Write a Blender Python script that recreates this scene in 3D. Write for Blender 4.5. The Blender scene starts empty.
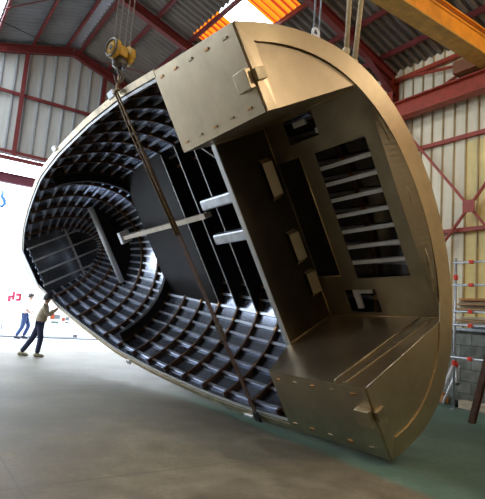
import bpy, math, random
from mathutils import Vector, Matrix
random.seed(7)
C = bpy.context.scene.collection
sc = bpy.context.scene

# ------------------------------------------------------------------ helpers
class MB:
    """collects shapes; build() links them as one mesh object"""
    def __init__(self): self.v=[]; self.f=[]; self.mi=[]; self.cur=0; self.sm=[]
    def face(self, idx, smooth=False): self.f.append(idx); self.mi.append(self.cur); self.sm.append(smooth)
    def hexa(self, p):   # 8 points: bottom 4, top 4
        n=len(self.v); self.v+= [tuple(q) for q in p]
        for q in ((0,3,2,1),(4,5,6,7),(0,1,5,4),(1,2,6,5),(2,3,7,6),(3,0,4,7)): self.face([n+i for i in q])
    def box(self, x0,x1,y0,y1,z0,z1):
        self.hexa([(x0,y0,z0),(x1,y0,z0),(x1,y1,z0),(x0,y1,z0),(x0,y0,z1),(x1,y0,z1),(x1,y1,z1),(x0,y1,z1)])
    def bar(self, a,b,w,h,up=(0,0,1),twist=0):   # rectangular bar from a to b
        a=Vector(a); b=Vector(b); d=(b-a).normalized(); u=Vector(up)
        s=d.cross(u)
        if s.length<1e-4: s=d.cross(Vector((1,0,0)))
        s.normalize(); t=s.cross(d).normalized()
        s=s*w/2; t=t*h/2
        self.hexa([a-s-t,a+s-t,b+s-t,b-s-t,a-s+t,a+s+t,b+s+t,b-s+t])
    def ibeam(self, a,b,w,h,tf=.02,tw=.014,up=(0,0,1)):
        a=Vector(a); b=Vector(b); d=(b-a).normalized(); s=d.cross(Vector(up)).normalized(); t=s.cross(d).normalized()
        o=t*(h/2-tf/2)
        self.bar(a+o,b+o,w,tf,up); self.bar(a-o,b-o,w,tf,up); self.bar(a,b,tw,h-2*tf,up)
    def tube(self, pts, r, n=10, caps=True, closed=False):
        pts=[Vector(p) for p in pts]; base=len(self.v); m=len(pts); prev=None
        rr = r if isinstance(r,(list,tuple)) else [r]*m
        for i,p in enumerate(pts):
            if closed: d=pts[(i+1)%m]-pts[i-1]
            else: d=(pts[min(i+1,m-1)]-pts[max(i-1,0)])
            d.normalize()
            if prev is None:
                s=d.cross(Vector((0,0,1)))
                if s.length<1e-3: s=d.cross(Vector((1,0,0)))
            else: s=prev-d*prev.dot(d)
            s.normalize(); prev=s; t=d.cross(s)
            for k in range(n):
                an=2*math.pi*k/n; self.v.append(tuple(p+(s*math.cos(an)+t*math.sin(an))*rr[i]))
        for i in range(m if closed else m-1):
            j=(i+1)%m
            for k in range(n):
                k2=(k+1)%n; self.face([base+i*n+k,base+i*n+k2,base+j*n+k2,base+j*n+k],True)
        if caps and not closed:
            self.face([base+k for k in range(n)][::-1]); self.face([base+(m-1)*n+k for k in range(n)])
    def cyl(self,a,b,r,n=20): self.tube([a,b],r,n)
    def prism(self, poly, off):   # polygon (3d pts) extruded by vector off
        n=len(self.v); m=len(poly); off=Vector(off)
        self.v+=[tuple(Vector(p)) for p in poly]+[tuple(Vector(p)+off) for p in poly]
        self.face(list(range(n,n+m))[::-1]); self.face(list(range(n+m,n+2*m)))
        for i in range(m):
            j=(i+1)%m; self.face([n+i,n+j,n+m+j,n+m+i])
    def strip(self, A, B, off, closed=False):  # ribbon between polylines A and B, thickened by off (vector or per-point list)
        n=len(self.v); m=len(A)
        offs=[Vector(o) for o in off] if isinstance(off,list) else [Vector(off)]*m
        for L,k in ((A,0),(B,0),(A,1),(B,1)):
            for i,p in enumerate(L): self.v.append(tuple(Vector(p)+offs[i]*k))
        for i in range(m-1):
            a,b,c,d=n+i,n+i+1,n+m+i+1,n+m+i
            self.face([a,b,c,d]); self.face([a+2*m,d+2*m,c+2*m,b+2*m])
            self.face([a,a+2*m,b+2*m,b]); self.face([d,c,c+2*m,d+2*m])
        for i in (0,m-1):
            q=[n+i,n+m+i,n+3*m+i,n+2*m+i]; self.face(q if i==0 else q[::-1])
    def grid(self, rows, smooth=True):
        n=len(self.v); w=len(rows[0])
        for r in rows: self.v+=[tuple(p) for p in r]
        for i in range(len(rows)-1):
            for j in range(w-1): self.face([n+i*w+j,n+i*w+j+1,n+(i+1)*w+j+1,n+(i+1)*w+j],smooth)
    def build(self, name, mats, parent=None, bevel=0):
        me=bpy.data.meshes.new(name); me.from_pydata(self.v,[],self.f)
        mats = mats if isinstance(mats,(list,tuple)) else [mats]
        for m in mats: me.materials.append(m)
        for p,i,s in zip(me.polygons,self.mi,self.sm): p.material_index=i; p.use_smooth=s
        me.update()
        import bmesh
        bm=bmesh.new(); bm.from_mesh(me); bmesh.ops.recalc_face_normals(bm,faces=bm.faces); bm.to_mesh(me); bm.free()
        o=bpy.data.objects.new(name,me); C.objects.link(o)
        if parent: o.parent=parent
        if bevel:
            b=o.modifiers.new('bevel','BEVEL'); b.width=bevel; b.segments=2; b.limit_method='ANGLE'
        return o
def tag(o,label,cat,group=None):
    o['label']=label; o['category']=cat
    if group: o['group']=group
    return o
def empty(name,loc,label=None,cat=None,group=None,rot=None):
    o=bpy.data.objects.new(name,None); C.objects.link(o); o.location=loc; o.empty_display_size=.2
    if rot is not None: o.rotation_euler=rot
    if label: tag(o,label,cat,group)
    return o
def struct(o): o['kind']='structure'; return o

# ------------------------------------------------------------------ materials
def mat(name, col, metal=0, rough=.6, var=.0, vscale=3, bump=0, bscale=40, col2=None, stretch=None, spec=.5, rvar=0):
    m=bpy.data.materials.new(name); m.use_nodes=True; nt=m.node_tree; N=nt.nodes; L=nt.links
    b=N['Principled BSDF']; b.inputs['Metallic'].default_value=metal; b.inputs['Roughness'].default_value=rough
    b.inputs['Base Color'].default_value=(*col,1); b.inputs['Specular IOR Level'].default_value=spec
    if var or col2 or bump or rvar:
        tc=N.new('ShaderNodeTexCoord'); mp=N.new('ShaderNodeMapping'); L.new(tc.outputs['Object'],mp.inputs['Vector'])
        if stretch: mp.inputs['Scale'].default_value=stretch
        no=N.new('ShaderNodeTexNoise'); no.inputs['Scale'].default_value=vscale; no.inputs['Detail'].default_value=6; no.inputs['Roughness'].default_value=.6
        L.new(mp.outputs['Vector'],no.inputs['Vector'])
        if var or col2:
            c2=col2 if col2 else tuple(max(0,c*(1-var)) for c in col); c1=col if col2 else tuple(min(1,c*(1+var*.6)) for c in col)
            cr=N.new('ShaderNodeValToRGB'); cr.color_ramp.elements[0].position=.35; cr.color_ramp.elements[1].position=.68
            cr.color_ramp.elements[0].color=(*c1,1); cr.color_ramp.elements[1].color=(*c2,1)
            L.new(no.outputs['Fac'],cr.inputs['Fac']); L.new(cr.outputs['Color'],b.inputs['Base Color'])
        if rvar:
            mr=N.new('ShaderNodeMapRange'); mr.inputs['To Min'].default_value=rough-rvar; mr.inputs['To Max'].default_value=rough+rvar
            mr.inputs['From Min'].default_value=.3; mr.inputs['From Max'].default_value=.7
            L.new(no.outputs['Fac'],mr.inputs['Value']); L.new(mr.outputs['Result'],b.inputs['Roughness'])
        if bump:
            n2=N.new('ShaderNodeTexNoise'); n2.inputs['Scale'].default_value=bscale; n2.inputs['Detail'].default_value=4
            L.new(mp.outputs['Vector'],n2.inputs['Vector'])
            bp=N.new('ShaderNodeBump'); bp.inputs['Strength'].default_value=bump; bp.inputs['Distance'].default_value=.02
            L.new(n2.outputs['Fac'],bp.inputs['Height']); L.new(bp.outputs['Normal'],b.inputs['Normal'])
    return m
STERN=mat('stern_steel',(.53,.425,.28),.95,.36,.18,2.2,.06,6,rvar=.07)  # bare hull steel; warm lamplight on the stern is put into its colour
RIM=mat('rim_steel',(.50,.40,.25),.95,.37,.15,2.0,.05,5,rvar=.06)  # warm hue of the lit rim is likewise in the base colour
DARKB=mat('bulkhead_steel',(.075,.06,.04),.9,.36,.25,2.2,.06,6,rvar=.06)  # bulkhead's shade put into a darker copy of the platform steel
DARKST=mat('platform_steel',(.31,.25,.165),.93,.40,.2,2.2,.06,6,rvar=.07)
WELD=mat('weld_seam',(.40,.33,.22),.9,.42,.35,5,.12,6,rvar=.1)
PLATE=mat('hull_plate',(.36,.39,.47),.97,.20,.2,1.5,.0,5,rvar=.04)
STRG=mat('stringer_steel',(.52,.54,.60),.8,.30,.2,6,0)
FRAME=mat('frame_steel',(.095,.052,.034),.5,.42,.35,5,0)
COPPER=mat('heat_tint',(.55,.28,.10),.85,.35,.4,30)
GUNW=mat('gunwale_steel',(.60,.48,.32),.85,.34,.3,4,rvar=.08)
LIGHTST=mat('light_steel',(.60,.60,.60),.6,.4,.15,5)
FLOORP=mat('floor_plate_steel',(.016,.013,.012),.5,.5,.35,3)  # shade of the unlit floor faces is put into this near-black
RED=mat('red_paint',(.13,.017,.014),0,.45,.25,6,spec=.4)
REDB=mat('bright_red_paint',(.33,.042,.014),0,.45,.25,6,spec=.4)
ORANGE=mat('orange_paint',(.72,.27,.02),0,.42,.25,3)
BROWNP=mat('brown_paint',(.25,.08,.02),0,.5,.2,5)
GABLE=mat('gable_cladding',(.40,.38,.33),0,.55,.12,2,stretch=(3,1,.3))
CREAM=mat('cream_cladding',(.80,.70,.49),0,.55,.10,2,stretch=(1,3,.3))
CREAMRIB=mat('cladding_rib',(.40,.29,.13),0,.6,.15,3)
YELLOWCL=mat('yellow_sheet',(.78,.60,.22),0,.5,.12,3)
ROOF=mat('roof_sheet',(.15,.15,.145),.0,.55,.2,1.0)
ROOFB=mat('roof_sheet_weathered',(.125,.10,.075),.0,.6,.25,1.0)  # browner sheets for the right slope
BLACK=mat('black_rubber',(.015,.015,.015),0,.6)
YELLOW=mat('yellow_paint',(.55,.30,.02),0,.45,.35,14)
GREASE=mat('greasy_steel',(.12,.10,.08),.7,.45,.3,20)
WIRE=mat('wire_rope',(.30,.27,.23),.6,.5)
WHITEW=mat('white_steel',(.75,.76,.78),.3,.4)
ROPE=mat('rope_beige',(.58,.46,.28),0,.85,.25,40,.4,120)
STRAP=mat('strap_brown',(.11,.055,.03),0,.8,.35,14,.3,90)
CHAIN=mat('sling_wire',(.24,.16,.075),.6,.5,.35,18)
WOOD=mat('wood_plank',(.42,.25,.12),0,.75,.3,4,stretch=(6,1,6))
WOODP=mat('wood_pale',(.55,.44,.30),0,.75,.3,4,stretch=(6,1,6))
WOODO=mat('wood_orange',(.50,.22,.07),0,.75,.3,6)
GALV=mat('galvanised_tube',(.50,.52,.55),.7,.42,.2,10)
REDCAP=mat('red_clamp',(.85,.06,.03),0,.45)
RUST=mat('rusty_leg',(.12,.055,.035),.2,.7,.35,8)
SKIN=mat('skin',(.42,.25,.17),0,.55)
HAIR=mat('dark_hair',(.02,.015,.012),0,.6)
KHAKI=mat('khaki_jacket',(.36,.29,.20),0,.85,.25,14,.3,30)
NAVY=mat('navy_trousers',(.02,.025,.06),0,.85,.2,14)
SHOE=mat('khaki_shoes',(.30,.26,.17),0,.8)
WHITEC=mat('white_shirt',(.80,.80,.84),0,.85,.08,14)
JEANS=mat('blue_jeans',(.025,.05,.14),0,.85,.2,14)
DSHOE=mat('dark_shoes',(.03,.03,.05),0,.7)
WHITEWALL=mat('white_render',(.85,.85,.85),0,.8)
PINK=mat('pink_paint',(.40,.02,.06),0,.6)
CRATEO=mat('orange_plastic',(.30,.05,.01),0,.5)
GREYP=mat('grey_plastic',(.12,.13,.14),0,.5)
BLUEP=mat('blue_paint',(.05,.16,.42),0,.5)

def floor_mat():
    m=bpy.data.materials.new('concrete_floor'); m.use_nodes=True; nt=m.node_tree; N=nt.nodes; L=nt.links; b=N['Principled BSDF']
    tc=N.new('ShaderNodeTexCoord'); sep=N.new('ShaderNodeSeparateXYZ'); L.new(tc.outputs['Object'],sep.inputs[0])
    def noise(s,d=7,r=.6):
        n=N.new('ShaderNodeTexNoise'); n.inputs['Scale'].default_value=s; n.inputs['Detail'].default_value=d; n.inputs['Roughness'].default_value=r
        L.new(tc.outputs['Object'],n.inputs['Vector']); return n
    def ramp(src,p0,c0,p1,c1):
        r=N.new('ShaderNodeValToRGB'); e=r.color_ramp.elements; e[0].position=p0; e[0].color=c0; e[1].position=p1; e[1].color=c1
        L.new(src,r.inputs['Fac']); return r
    def math_(op,a,bv):
        n=N.new('ShaderNodeMath'); n.operation=op
        if hasattr(a,'is_linked'): L.new(a,n.inputs[0])
        else: n.inputs[0].default_value=a
        if hasattr(bv,'is_linked'): L.new(bv,n.inputs[1])
        else: n.inputs[1].default_value=bv
        return n.outputs[0]
    def mix(f,a,b2,mode='MIX'):
        n=N.new('ShaderNodeMix'); n.data_type='RGBA'; n.blend_type=mode
        if hasattr(f,'is_linked'): L.new(f,n.inputs[0])
        else: n.inputs[0].default_value=f
        L.new(a,n.inputs[6]); L.new(b2,n.inputs[7]); return n.outputs[2]
    big=noise(.55); mid=noise(3.2); fine=noise(18,5)
    conc=ramp(mid.outputs['Fac'],.3,(.125,.106,.070,1),.72,(.215,.187,.130,1))
    green=ramp(mid.outputs['Fac'],.3,(.075,.155,.12,1),.72,(.145,.235,.19,1))
    edge=math_('ADD',sep.outputs['X'],math_('MULTIPLY',math_('SUBTRACT',big.outputs['Fac'],.5),.35))
    g=N.new('ShaderNodeMapRange'); g.inputs['From Min'].default_value=4.2; g.inputs['From Max'].default_value=4.36; L.new(edge,g.inputs['Value'])
    g2=N.new('ShaderNodeMapRange'); g2.inputs['From Min'].default_value=9.2; g2.inputs['From Max'].default_value=7.2; L.new(math_('ADD',sep.outputs['Y'],math_('MULTIPLY',math_('SUBTRACT',mid.outputs['Fac'],.5),2.5)),g2.inputs['Value'])
    base=mix(math_('MULTIPLY',g.outputs['Result'],g2.outputs['Result']),conc.outputs['Color'],green.outputs['Color'])
    st=ramp(big.outputs['Fac'],.38,(.62,.6,.58,1),.66,(1.1,1.1,1.1,1)); base=mix(.8,base,st.outputs['Color'],'MULTIPLY')
    ft=ramp(fine.outputs['Fac'],.35,(.82,.82,.82,1),.65,(1.08,1.08,1.08,1)); base=mix(.7,base,ft.outputs['Color'],'MULTIPLY')
    # saw-cut joints across the slab
    wob=math_('MULTIPLY',math_('SUBTRACT',noise(1.5).outputs['Fac'],.5),.05)
    def joint(coord,pos,w):
        d=math_('ABSOLUTE',math_('SUBTRACT',math_('ADD',coord,wob),pos),0); return math_('LESS_THAN',d,w)
    j=math_('MAXIMUM',joint(sep.outputs['Y'],4.42,.012),joint(sep.outputs['X'],1.0,.010))
    j=math_('MAXIMUM',j,joint(sep.outputs['Y'],9.4,.012))
    dk=N.new('ShaderNodeRGB'); dk.outputs[0].default_value=(.09,.075,.055,1)
    base=mix(math_('MULTIPLY',j,.55),base,dk.outputs[0])
    L.new(base,b.inputs['Base Color'])
    rr=N.new('ShaderNodeMapRange'); rr.inputs['From Min'].default_value=.3; rr.inputs['From Max'].default_value=.7; rr.inputs['To Min'].default_value=.50; rr.inputs['To Max'].default_value=.72; b.inputs['Specular IOR Level'].default_value=.35
    L.new(mid.outputs['Fac'],rr.inputs['Value']); L.new(rr.outputs['Result'],b.inputs['Roughness'])
    bp=N.new('ShaderNodeBump'); bp.inputs['Strength'].default_value=.12; bp.inputs['Distance'].default_value=.01; L.new(fine.outputs['Fac'],bp.inputs['Height']); L.new(bp.outputs['Normal'],b.inputs['Normal'])
    return m
def block_mat():
    m=bpy.data.materials.new('concrete_blocks'); m.use_nodes=True; nt=m.node_tree; N=nt.nodes; L=nt.links; b=N['Principled BSDF']
    tc=N.new('ShaderNodeTexCoord'); mp=N.new('ShaderNodeMapping'); mp.inputs['Rotation'].default_value=(math.pi/2,0,math.pi/2)
    sep=N.new('ShaderNodeSeparateXYZ'); cb=N.new('ShaderNodeCombineXYZ'); L.new(tc.outputs['Object'],sep.inputs[0])
    L.new(sep.outputs['Y'],cb.inputs['X']); L.new(sep.outputs['Z'],cb.inputs['Y'])
    br=N.new('ShaderNodeTexBrick'); L.new(cb.outputs[0],br.inputs['Vector'])
    br.inputs['Scale'].default_value=1; br.inputs['Brick Width'].default_value=.5; br.inputs['Row Height'].default_value=.25; br.inputs['Mortar Size'].default_value=.012
    br.inputs['Color1'].default_value=(.21,.21,.18,1); br.inputs['Color2'].default_value=(.28,.28,.25,1); br.inputs['Mortar'].default_value=(.14,.14,.12,1)
    n=N.new('ShaderNodeTexNoise'); n.inputs['Scale'].default_value=4; n.inputs['Detail'].default_value=8; L.new(tc.outputs['Object'],n.inputs['Vector'])
    r=N.new('ShaderNodeValToRGB'); r.color_ramp.elements[0].color=(.55,.55,.52,1); r.color_ramp.elements[0].position=.35; r.color_ramp.elements[1].position=.68; r.color_ramp.elements[1].color=(1.15,1.15,1.1,1); L.new(n.outputs['Fac'],r.inputs['Fac'])
    mx=N.new('ShaderNodeMix'); mx.data_type='RGBA'; mx.blend_type='MULTIPLY'; mx.inputs[0].default_value=.9; L.new(br.outputs['Color'],mx.inputs[6]); L.new(r.outputs['Color'],mx.inputs[7]); L.new(mx.outputs[2],b.inputs['Base Color'])
    b.inputs['Roughness'].default_value=.9
    bp=N.new('ShaderNodeBump'); bp.inputs['Strength'].default_value=.5; bp.inputs['Distance'].default_value=.02; L.new(br.outputs['Fac'],bp.inputs['Height']); bp.invert=True; L.new(bp.outputs['Normal'],b.inputs['Normal'])
    return m
def translucent(name,col,transp):
    m=bpy.data.materials.new(name); m.use_nodes=True; nt=m.node_tree; N=nt.nodes; L=nt.links; N.remove(N['Principled BSDF'])
    t=N.new('ShaderNodeBsdfTranslucent'); t.inputs['Color'].default_value=(*col,1); p=N.new('ShaderNodeBsdfTransparent'); p.inputs['Color'].default_value=(*col,1)
    mx=N.new('ShaderNodeMixShader'); mx.inputs[0].default_value=transp; L.new(t.outputs[0],mx.inputs[1]); L.new(p.outputs[0],mx.inputs[2]); L.new(mx.outputs[0],N['Material Output'].inputs['Surface']); return m
SKYCLEAR=translucent('clear_rooflight',(.95,.97,1),.9)
SKYORANGE=translucent('amber_rooflight',(.30,.062,.003),.04)
SKYRED=translucent('red_rooflight',(.13,.012,.003),.02)

# ------------------------------------------------------------------ the hall
XR,XL,YF,YB=10.2,-2.64,17.0,-6.0
XM=3.78
LZ0,LZ1=3.9,6.9
def roofz(x): return 10.32-.31*abs(x-XM)
fl=MB(); fl.box(XL,XR,YB,YF,-.2,0); struct(fl.build('floor',floor_mat()))
# roof sheets with real corrugations running down the slope
def roof_rows(xa,xb,y0,y1,off=0):
    n=max(2,int((y1-y0)/.03)); rows=[]
    for i in range(n+1):
        y=y0+(y1-y0)*i/n; w=.042*math.sin(2*math.pi*y/.22)
        rows.append([(xa,y,roofz(xa)+w+off),(xb,y,roofz(xb)+w+off)])
    return rows
SKR=[(6.05,7.2,8.9,12.4)]
SKL=[(-1.05,1.3,12.9,16.6),(-1.05,1.3,8.6,12.2),(-1.05,1.3,3.8,8.0)]  # strips widened beyond view to throw more daylight on the hull
def roof(name,xs,holes,rm=None):
    m=MB()
    ys=sorted({YB,YF+.2}|{h[2] for h in holes}|{h[3] for h in holes})
    xx=sorted(set(xs)|{h[0] for h in holes}|{h[1] for h in holes})
    for a,b in zip(xx[:-1],xx[1:]):
        for c,d in zip(ys[:-1],ys[1:]):
            if any(h[0]<=a and b<=h[1] and h[2]<=c and d<=h[3] for h in holes): continue
            m.grid(roof_rows(a,b,c,d),True)
    return struct(m.build(name,rm or ROOF))
roof('ceiling_right',[XM,XR],SKR,ROOFB); roof('ceiling_left',[XL,XM],SKL)
w=0
for (a,b,c,d) in SKL:
    w+=1; m=MB(); m.grid(roof_rows(a,b,c,d)); struct(m.build('window_%d'%w,SKYCLEAR))
a,b=SKR[0][:2]
for c,d,mm in ((8.9,10.0,None),(10.0,10.95,SKYCLEAR),(10.95,12.4,None)):
    w+=1; m=MB()
    if mm: m.grid(roof_rows(a,b,c,d)); struct(m.build('window_%d'%w,mm)); continue
    n=int((d-c)/.03); rows=roof_rows(a,b,c,d)
    for i in range(len(rows)-1):
        m.cur = 1 if math.sin(2*math.pi*rows[i][0][1]/.22)<-.1 else 0
        m.grid(rows[i:i+2])
    struct(m.build('window_%d'%w,[SKYORANGE,SKYRED]))
# portals for the sky coming through the roof lights and the gable opening
# cladding with trapezoid ribs
def clad(name,axis,c,lo,hi,z0f,z1f,mats,step=.36,depth=.045,rib=.07,inward=-1,ribm=1,flat=0,yswitch=None):
    m=MB(); u=lo; base=c
    while u<hi-1e-6:
        e=min(u+step,hi); pts=[(u,0),(e-rib,0),(e-rib*.75,depth),(e-rib*.25,depth),(e,0)]
        for k in range(4):
            (ua,da),(ub,db)=pts[k],pts[k+1]
            m.cur = ribm if k>=1 else flat
            if yswitch and ua<yswitch and k==0: m.cur=2
            def P(uu,dd,zf):
                return (uu,base+inward*dd,zf(uu)) if axis=='x' else (base+inward*dd,uu,zf(uu))
            a0=P(ua,da,z0f); b0=P(ub,db,z0f); b1=P(ub,db,z1f); a1=P(ua,da,z1f)
            n=len(m.v); m.v+=[a0,b0,b1,a1]; m.face([n,n+1,n+2,n+3])
        u=e
    return struct(m.build(name,mats))
GABRIB=mat('gable_rib',(.24,.24,.23),0,.6)
clad('wall_far','x',YF+.06,XL,XR,lambda u:6.02,lambda u:roofz(u)+.06,[GABLE,GABRIB],step=.40,depth=.05,rib=.09)
m=MB(); m.box(XL,-2.5,YF,YF+.12,0,6.02); m.box(8.9,XR,YF,YF+.12,0,6.02); struct(m.build('wall_far_piers',GABLE))
clad('wall_right','y',XR,YB,YF,lambda u:1.5,lambda u:roofz(XR)+.05,[CREAM,CREAMRIB],step=.30,depth=.035,rib=.05)
clad('window_20','y',XR-.008,3.6,6.3,lambda u:1.6,lambda u:5.85,[YELLOWCL,CREAMRIB],step=.30,depth=.035,rib=.05)
m=MB(); m.box(XR-.12,XR+.1,YB,YF,0,1.56); struct(m.build('wall_right_base',block_mat()))
m=MB(); m.box(XR-.2,XR-.10,YB,YF,1.56,1.62); struct(m.build('trim_1',GALV))
LW=[(9.3,12.4),(13.0,16.5)]  # unseen windows, added to light the hull from the left
m=MB(); m.box(XL-.1,XL,YB,YF,0,LZ0); m.box(XL-.1,XL,YB,YF,LZ1,roofz(XL)+.1)
ed=[YB]+[v for q in LW for v in q]+[YF]
for i in range(0,len(ed),2): m.box(XL-.1,XL,ed[i],ed[i+1],LZ0,LZ1)
struct(m.build('wall_left',GABLE))
GLASS=translucent('window_glazing',(.93,.96,1),.85)
for a,b in LW:
    w+=1; m=MB(); m.box(XL-.055,XL-.045,a,b,LZ0,LZ1); wi=struct(m.build('window_%d'%w,GLASS))
    m=MB()
    for k in range(5):
        y=a+(b-a)*k/4; m.box(XL-.08,XL-.02,y-.03,y+.03,LZ0,LZ1)
    m.box(XL-.08,XL-.02,a,b,(LZ0+LZ1)/2-.03,(LZ0+LZ1)/2+.03); m.build('window_frame',RED,wi)
m=MB(); m.prism([(XL,YB,0),(XR,YB,0),(XR,YB,roofz(XR)),(XM,YB,roofz(XM)),(XL,YB,roofz(XL))],(0,-.1,0)); struct(m.build('wall_back',GABLE))

# steel portal frames: rafters and columns
FY=[-1.0,3.5,8.3,12.7,16.85]
def rt(x): return roofz(x)-.16
for fy in FY:
    for s,xe in ((1,XR-.12),(-1,XL+.12)):
        m=MB(); m.ibeam((XM,fy,rt(XM)-.13),(xe,fy,rt(xe)-.13),.16,.26)
        xh=xe-s*1.1
        m.prism([(xh,fy-.007,rt(xh)-.25),(xe,fy-.007,rt(xe)-.25),(xe,fy-.007,rt(xe)-.62)],(0,.014,0))
        m.bar((xh,fy,rt(xh)-.26),(xe,fy,rt(xe)-.62),.16,.018)
        struct(m.build('roof_beam',RED))
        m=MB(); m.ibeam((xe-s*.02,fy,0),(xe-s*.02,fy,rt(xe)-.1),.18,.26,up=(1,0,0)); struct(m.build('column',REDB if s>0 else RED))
for px in (3.55,4.0,5.02,6.1,7.2,8.4,9.5,2.5,1.38,-1.13,-2.2):
    z=roofz(px)-.09; m=MB(); m.bar((px,YB,z),(px,YF,z),.065,.14); struct(m.build('purlin',RED))
m=MB(); m.bar((XM,YB,roofz(XM)-.06),(XM,YF,roofz(XM)-.06),.30,.02); struct(m.build('trim_2',GALV))
# gable framing
for gx in (2.38,4.98,-.2,7.6):
    m=MB(); m.ibeam((gx,YF-.09,6.0),(gx,YF-.09,rt(gx)-.2),.12,.12,up=(0,1,0)); struct(m.build('gable_column',RED))
m=MB(); m.bar((XL,YF-.05,8.05),(XR,YF-.05,8.05),.07,.10); struct(m.build('gable_girt',RED))
for z,h in ((6.10,.10),(5.90,.12)):
    m=MB(); m.bar((XL,YF-.08,z),(XR,YF-.08,z),.10,h); struct(m.build('gable_girt',RED))
DRED=mat('dark_red_steel',(.16,.03,.05),0,.5,.2,5)
m=MB(); m.ibeam((XL,YF-.12,5.24),(XR,YF-.12,5.24),.22,.30); struct(m.build('door_beam',DRED))
for s in (1,-1):
    pass
# right wall girts
for z in (5.95,3.78):
    m=MB(); m.bar((XR-.09,YB,z),(XR-.09,YF,z),.09,.09); struct(m.build('wall_girt',REDB))
m=MB(); m.bar((XR-.12,YB,8.0),(XR-.12,YF,8.0),.10,.10); struct(m.build('eave_beam',REDB))
# roof wind braces (thin rods crossing under the sheets)
def rod(name,a,b,r,mm,label,cat,group=None):
    m=MB(); m.cyl(a,b,r,8); return tag(m.build(name,mm),label,cat,group)
rod('roof_brace',(3.3,12.75,rt(3.3)-.06),(-1.6,16.8,rt(-1.6)-.06),.016,RED,'thin dark red brace rod crossing the far left roof slope','brace')
rod('roof_brace',(3.3,16.8,rt(3.3)-.06),(-1.6,12.75,rt(-1.6)-.06),.012,BLACK,'thin black brace rod crossing the far left roof slope','brace')
rod('roof_brace',(4.2,16.8,rt(4.2)-.06),(9.0,12.75,rt(9.0)-.06),.016,RED,'thin brace rod under the roof behind the yellow hook block','brace')
# wall cross bracing, right wall, between the two columns
bx=XR-.16
cr=Vector((bx-.0,6.05,4.25))
def brace(a,b,label,w=.075):
    m=MB(); m.bar(a,b,.03,w,up=(1,0,0)); m.bar(Vector(a)+Vector((-.02,0,0)),Vector(b)+Vector((-.02,0,0)),w*.8,.012,up=(1,0,0)); return tag(m.build('wall_brace',REDB),label,'brace')
brace((bx,8.2,6.95),(bx,3.75,1.35),'red diagonal wall brace falling from the column head down to the scaffold')
t=brace((bx-.06,6.85,3.25),(bx-.06,3.75,7.1),'red diagonal wall brace rising rightwards through the square gusset plate')
m=MB(); m.hexa([(bx-.10,5.90,4.12),(bx-.10,6.18,4.12),(bx-.085,6.18,4.12),(bx-.085,5.90,4.12),(bx-.10,5.90,4.40),(bx-.10,6.18,4.40),(bx-.085,6.18,4.40),(bx-.085,5.90,4.40)])
m.build('gusset_plate',REDB,t)
brace((bx,8.2,8.02),(bx,5.9,7.62),'red strut sloping gently down from the column head beneath the roof edge',.09)
brace((bx,7.2,7.2),(bx,6.0,7.62),'short red strut rising from the runway beam towards the orange girder',.07)
# crane runway beam on the right wall and the orange bridge girder resting on it
r=empty('crane_runway',(9.75,5.5,6.72),'heavy red crane runway beam along the cream right wall','crane beam')
m=MB(); y0,y1=-5.5,12.5; m.ibeam((0,y0,.215),(0,y1,.215),.26,.43,.03,.02); m.build('beam',REDB,r)
m=MB(); m.bar((0,y0,.45),(0,y1,.45),.06,.04); m.build('rail',GREASE,r)
for fy in FY[:4]:
    m=MB(); m.prism([(-.13,fy-5.5-.08,0),(.25,fy-5.5-.08,0),(.25,fy-5.5-.08,-.45)],(0,.16,0)); m.build('bracket',REDB,r)
gz=7.20
r=empty('crane_girder',(3.6,5.45,gz),'orange travelling crane girder crossing above the stern at top right','crane girder')
m=MB(); m.box(-5.8,6.25,-.13,.13,.03,.52); m.build('box_beam',ORANGE,r)
m=MB(); m.box(-5.8,6.25,-.19,.19,0,.03); m.build('bottom_flange',mat('girder_flange',(.50,.27,.05),0,.5,.3,5),r)
m=MB(); m.box(-5.8,6.25,-.19,.19,.52,.55); m.build('top_flange',ORANGE,r)
m=MB(); m.tube([(-5.8,-.2,.42),(6.25,-.2,.42)],.012,8); m.build('cable',BROWNP,r)
m=MB(); m.box(5.9,6.3,-.75,.75,-.0+.02,.3); m.build('end_carriage',BROWNP,r)
# fluorescent tube under the roof
r=empty('tube_lamp',(8.75,6.3,8.48),'white fluorescent tube lamp under the roof sheets above the girder','lamp')
LAMP=mat('lamp_tube',(.9,.95,1),0,.4)
b=LAMP.node_tree.nodes['Principled BSDF']; b.inputs['Emission Color'].default_value=(.9,.95,1,1); b.inputs['Emission Strength'].default_value=1.5
d=Vector((.62,-.08,-.0)); m=MB(); m.cyl(Vector((-.31,.04,0)),Vector((.31,-.04,.0)),.03,10); m.build('tube',LAMP,r)
m=MB(); m.box(-.34,.34,-.05,.05,.03,.08); m.build('housing',GALV,r)

# ------------------------------------------------------------------ the boat
S=.97
boat=empty('boat_hull',(3.468,3.740,2.169),'bare steel boat hull tipped on its side, framed inside facing out','boat')
AX=Matrix(((-.0172,.501,-.8653),(.9996,-.0113,-.0264),(-.0230,-.8654,-.5006)))
boat.rotation_mode='QUATERNION'; boat.rotation_quaternion=AX.to_quaternion()
def interp(T,x):
    if x<=T[0][0]: return T[0][1]
    for (a,u),(b,v) in zip(T[:-1],T[1:]):
        if x<=b:
            t=(x-a)/(b-a); return u+(v-u)*t
    return T[-1][1]
def smooth(T,x,h=.35): return sum(interp(T,x+k*h/3)*wt for k,wt in ((-3,1),(-2,2),(-1,3),(0,4),(1,3),(2,2),(3,1)))/16
TB=[(-1,2.5),(0,2.5),(1.65,2.55),(2.7,2.60),(4.1,2.56),(5.9,2.42),(7.5,2.20),(8.5,1.93),(9.5,1.63),(10.7,1.20),(11.8,.62),(12.1,.40),(12.35,.03),(13,.03)]
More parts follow.
